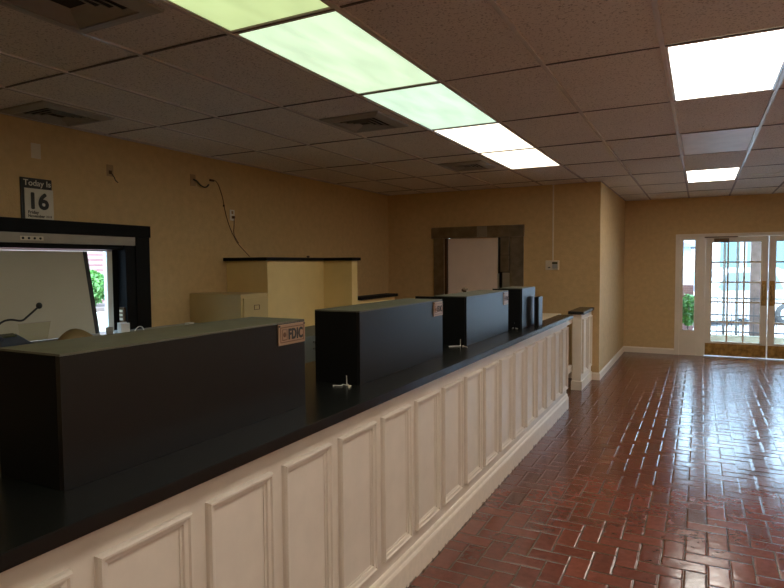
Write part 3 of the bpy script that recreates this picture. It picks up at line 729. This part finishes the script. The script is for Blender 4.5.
def door(name, x0, x1, hinge_left):
    t = struct_thing(name, ((x0+x1)/2, YF+.02, 0)); ya, yb = YF-.005, YF+.04
    gx0, gx1, gz0, gz1 = x0+.100, x1-.103, .270, 1.99
    if not hinge_left: gx0, gx1 = x0+.103, x1-.100
    bm = bmesh.new()
    box(bm, x0, gx0, ya, yb, .02, 2.082); box(bm, gx1, x1, ya, yb, .02, 2.082)
    box(bm, gx0, gx1, ya, yb, .02, gz0); box(bm, gx0, gx1, ya, yb, gz1, 2.082)
    frame(bm, (0, ya, 0), (1, 0, 0), (0, 0, 1), (0, -1, 0), gx0, gx1, gz0, gz1, [(-.014, 0), (-.010, .007), (0, .005), (.003, 0)])
    obj('door_leaf', bm, M['trim'], t)
    mm = bmesh.new(); w = (gx1-gx0)/3; h = (gz1-gz0)/5
    for k in (1, 2): box(mm, gx0+k*w-.015, gx0+k*w+.015, ya+.005, yb-.005, gz0, gz1, bev=.003)
    for k in (1, 2, 3, 4): box(mm, gx0, gx1, ya+.006, yb-.006, gz0+k*h-.014, gz0+k*h+.014, bev=.003)
    obj('muntins', mm, M['trim'], t)
    obj('pane', B(gx0, gx1, ya+.020, ya+.025, gz0, gz1), M['glass'], t)
    obj('kick_plate', B(x0+.012, x1-.012, ya-.004, ya-.0005, .028, .235), M['brass'], t)
    hx = x1-.057 if hinge_left else x0+.053
    hp = obj('push_plate', B(hx-.035, hx+.035, ya-.006, ya-.001, .91, 1.33, bev=.002), M['brass'], t)
    obj('pull_bar', T([(hx, ya-.006, .97), (hx, ya-.045, .98), (hx, ya-.05, 1.1), (hx, ya-.045, 1.24), (hx, ya-.006, 1.25)], .009), M['brass'], hp)
    return t
d1 = door('door_1', .081, 1.012, True); d2 = door('door_2', 1.018, 1.949, False)
cl = obj('door_closer', B(.205, .43, Y0-.045, Y0-.014, 1.985, 2.055, bev=.005), M['bronze'], d1)
obj('closer_arm', B(.06, .56, Y0-.04, Y0-.02, 2.070, 2.086), M['bronze'], d1)

# ------------------------------------------------------------------ outside the entrance
GZ = -.30
tag(obj('parking_lot', B(-30, 40, 13.95, 60, GZ-.1, GZ), M['asphalt']), 'pale sunlit parking lot beyond the glass doors', 'parking lot', kind='structure'); 
struct('trim_4', B(-4, 6, YF+.161, 13.9, -.40, -.02), M['concrete'])
tag(obj('porch_kerb', B(-.2, 5, 13.42, 13.60, -.0195, .20, bev=.01), M['concrete']), 'low pale kerb wall under the porch railing', 'kerb')
t = thing('porch_railing', 'dark metal porch railing with upright bars beyond the doors', 'railing', (1.5, 13.5, .2))
for z in (.935, .60, .27): obj('rail', B(-.1, 4.5, 13.485, 13.515, z-.014, z+.014), M['rail'], t)
for k in range(36):
    x = -.06+k*.125; obj('baluster', B(x-.007, x+.007, 13.493, 13.507, .2005, .921), M['rail'], t)
for k, x in enumerate((.43, .655)):
    tag(obj('porch_post', B(x-.025, x+.025, 13.62, 13.67, -.0195, 2.7), M['rail2']), ('thin porch post left of the other beyond the left glass door', 'thin porch post behind the middle panes of the left glass door')[k], 'post')
t = thing('porch_column', 'brown-grey square porch column seen through the left door', 'column', (.96, 13.75, -.02))
obj('shaft', B(.88, 1.07, 13.64, 13.83, .10, 2.6), M['tan_brick'], t); obj('plinth', B(.85, 1.10, 13.61, 13.86, -.0195, .0995), M['concrete'], t); obj('capital', B(.85, 1.10, 13.61, 13.86, 2.6005, 2.7), M['concrete'], t)
struct('trim_5', B(-4, 6, YF+.155, 13.95, 2.72, 2.86), M['white'])

def car(name, label, cx, y0, gz, wid, length, hgt, paint):
    """car pointing towards -Y (its front faces the doors)"""
    t = thing(name, label, 'car', (cx, y0+length/2, gz)); w = wid/2
    L, H = length, hgt
    side = [(0, .30), (.02, .62), (.10, .78), (.95, .98), (1.05, 1.02), (1.75, .97*H), (2.2, H), (L-.9, H), (L-.25, 1.05), (L-.02, .95), (L, .35), (L-.15, .25), (.15, .22)]
    def xs(z): return w*(1 if z < 1.02 else 1-.22*(z-1.02)/(H-1.02)) - (.05 if z < .4 else 0)
    bm = bmesh.new()
    A = [bm.verts.new((cx-xs(z), y0+y, gz+z)) for y, z in side]; Bv = [bm.verts.new((cx+xs(z), y0+y, gz+z)) for y, z in side]
    n = len(side)
    for k in range(n): bm.faces.new((A[k], A[(k+1) % n], Bv[(k+1) % n], Bv[k]))
    bm.faces.new(A[::-1]); bm.faces.new(Bv); bmesh.ops.recalc_face_normals(bm, faces=bm.faces)
    bmesh.ops.bevel(bm, geom=list(bm.edges), offset=.035, segments=2, affect='EDGES')
    obj('car_body', bm, paint, t)
    def quad(nm, pts, m, nrm):
        b_ = bmesh.new(); F = [b_.verts.new(Vector(p)+Vector(nrm)*.012) for p in pts]; K = [b_.verts.new(Vector(p)-Vector(nrm)*.01) for p in pts]
        b_.faces.new(F); b_.faces.new(K[::-1])
        for k in range(4): b_.faces.new((F[k], K[k], K[(k+1) % 4], F[(k+1) % 4]))
        bmesh.ops.recalc_face_normals(b_, faces=b_.faces); obj(nm, b_, m, t)
    z1, z2 = 1.06, .94*H
    quad('windscreen', [(cx-w*.88, y0+1.10, gz+z1), (cx+w*.88, y0+1.10, gz+z1), (cx+w*.74, y0+1.70, gz+z2), (cx-w*.74, y0+1.70, gz+z2)], M['car_glass'], (0, -.8, .6))
    for s in (-1, 1):
        quad('side_window', [(cx+s*w*.985, y0+1.5, gz+1.08), (cx+s*w*.985, y0+L-.9, gz+1.08), (cx+s*w*.84, y0+L-1.1, gz+.92*H), (cx+s*w*.84, y0+2.0, gz+.92*H)], M['car_glass'], (s, 0, .2))
        obj('headlight', B(cx+s*w*.66-.16, cx+s*w*.66+.16, y0-.008, y0+.05, gz+.62, gz+.74, bev=.02), M['bright_steel'], t)
        obj('wing_mirror', B(cx+s*(w+.09)-.08, cx+s*(w+.09)+.08, y0+1.42, y0+1.54, gz+1.02, gz+1.16, bev=.03), paint, t)
        for yy in (.85, L-.85):
            wh = obj('wheel', lathe(bmesh.new(), (cx+s*(w-.09), y0+yy, gz+.335), [(.20, -.11), (.32, -.10), (.335, -.06), (.335, .06), (.32, .10), (.20, .11)], 'X', 24), M['tyre'], t)
            obj('hub', lathe(bmesh.new(), (cx+s*(w+.0), y0+yy, gz+.335), [(.19, -.02), (.19, .02), (.06, .03)], 'X', 18), M['bright_steel'], wh)
    obj('grille', B(cx-.42, cx+.42, y0-.012, y0+.03, gz+.42, gz+.66, bev=.02), M['ink'], t)
    return t
sv = car('white_suv', 'white sport utility car parked beyond the entrance doors', .55, 19.2, GZ, 1.95, 4.7, 1.76, M['car_white']); sv.rotation_euler.z = -.95
car('blue_car', 'dark blue car parked behind and right of the white one', 2.6, 25.5, GZ, 1.8, 4.4, 1.45, M['car_blue'])
# buildings across
t = thing('far_building', 'pale building with teal bays across the parking lot', 'building', (4, 36, GZ))
obj('building_wall', B(-3.2, 12, 34, 42, GZ, 3.9), M['siding'], t)
for x in (.9, 2.05, 3.2, 5.2, 6.9): obj('teal_bay', B(x, x+.82, 33.93, 33.995, 1.3, 3.2), M['teal'], t)
obj('building_roof', prism(bmesh.new(), [(-3.8, 3.9), (12.6, 3.9), (9, 6.5), (0, 6.5)], 'Y', 33.4, 42.6), M['roof'], t)
t = thing('garden_shed', 'pale gabled shed with grey roof seen through the left sidelight', 'building', (-3.5, 30, GZ))
obj('shed_wall', B(-6.5, -.4, 29, 33, GZ, 2.3), M['siding'], t)
obj('shed_roof', prism(bmesh.new(), [(-7.0, 2.3), (-.1, 2.3), (-3.5, 3.6)], 'Y', 28.6, 33.3), M['roof'], t)
tag(obj('brick_planter', B(-1.6, -.12, 14.6, 15.0, GZ, 1.15), M['brickwall']), 'low brick wall outside the left sidelight', 'wall')
def bush(name, c, r, label, n=900, seed=1, leaf=.05, drop=.04):
    rnd = random.Random(seed); bm = bmesh.new()
    for k in range(n):
        d = Vector((rnd.gauss(0, 1), rnd.gauss(0, 1), rnd.gauss(0, 1))).normalized()*(rnd.uniform(.55, 1.05))
        p = Vector(c)+Vector((d.x*r[0], d.y*r[1], d.z*r[2]))
        a = Vector((rnd.gauss(0, 1), rnd.gauss(0, 1), rnd.gauss(0, 1))).normalized(); b_ = a.orthogonal().normalized()
        l = leaf*rnd.uniform(.6, 1.3)
        bm.faces.new([bm.verts.new(p+v) for v in (a*l, b_*l*.5, -a*l, -b_*l*.5)])
    t = thing(name, label, 'bush', (c[0], c[1], c[2]-r[2]))
    obj('foliage', bm, M['green'], t)
    obj('stem', T([(c[0], c[1], c[2]-r[2]-drop), (c[0]+.02, c[1], c[2])], .02, smooth=False), M['soil'], t)
bush('green_bush', (-.22, 13.9, .66), (.22, .20, .32), 'green leafy bush low outside the left sidelight', seed=3, drop=.215)
tag(obj('plant_tub', lathe(bmesh.new(), (-.22, 13.9, -.0195 if False else GZ+.001), [(.16, 0), (.21, .48), (.19, .48), (.17, .42)]), M['roof']), 'grey tub holding the bush outside the left sidelight', 'planter')

# ------------------------------------------------------------------ outside the drive-up window
tag(obj('drive_lane', B(-20, XL-.141, 0, 13, GZ-.1, GZ), M['asphalt']), 'pale driveway outside the drive-up window', 'driveway', kind='structure')
struct('wall_outside', B(-10.6, -10.4, 3, 14, GZ, 5), M['brickwall'])
t = thing('mulch_bed', 'raised dark mulch bed with pale kerb in front of the outside brick wall', 'flower bed', (-9.8, 8.5, GZ))
obj('mulch', B(-10.39, -9.3, 4, 13, GZ+.001, .93), M['soil'], t); obj('retaining_kerb', B(-9.299, -9.15, 4, 13, GZ+.001, .86, bev=.02), M['concrete'], t)
bush('flowering_bush', (-9.75, 7.05, 1.29), (.26, .32, .27), 'round green bush in the mulch bed outside the drive-up window', n=1500, seed=5, leaf=.07, drop=.085)

# ------------------------------------------------------------------ world, sun, camera
w = bpy.data.worlds.new('sky'); bpy.context.scene.world = w; w.use_nodes = True
bgn = w.node_tree.nodes['Background']; bgn.inputs[0].default_value = (.54, .78, 1.0, 1); bgn.inputs[1].default_value = 6.0
s = bpy.data.lights.new('sun', 'SUN'); s.energy = 3.4; s.angle = .02; s.color = (1, .98, .95)
so = bpy.data.objects.new('sun', s); C.objects.link(so)
so.rotation_euler = Vector((-.35, .75, -.75)).to_track_quat('-Z', 'Y').to_euler()

cam = bpy.data.cameras.new('camera'); co = bpy.data.objects.new('camera', cam); C.objects.link(co)
cam.sensor_width = 36; cam.lens = 596.74/784*36; cam.clip_start = .05
yaw, pitch, roll = map(math.radians, (27.3118, 2.8715, -.41699))
cy, sy, cp, sp_ = math.cos(yaw), math.sin(yaw), math.cos(pitch), math.sin(pitch)
f = Vector((-sy*cp, cy*cp, -sp_)); r = Vector((cy, sy, 0)); u = r.cross(f)
r2 = math.cos(roll)*r+math.sin(roll)*u; u2 = -math.sin(roll)*r+math.cos(roll)*u
co.matrix_world = Matrix(((r2.x, u2.x, -f.x, 0), (r2.y, u2.y, -f.y, 0), (r2.z, u2.z, -f.z, HC), (0, 0, 0, 1)))
sc = bpy.context.scene; sc.camera = co; sc.cycles.diffuse_bounces = 8
vs = sc.view_settings; sc.display_settings.display_device = 'sRGB'
vs.view_transform = 'Standard'; vs.look = 'None'; vs.gamma = 1; vs.exposure = 1.35; vs.use_curve_mapping = False
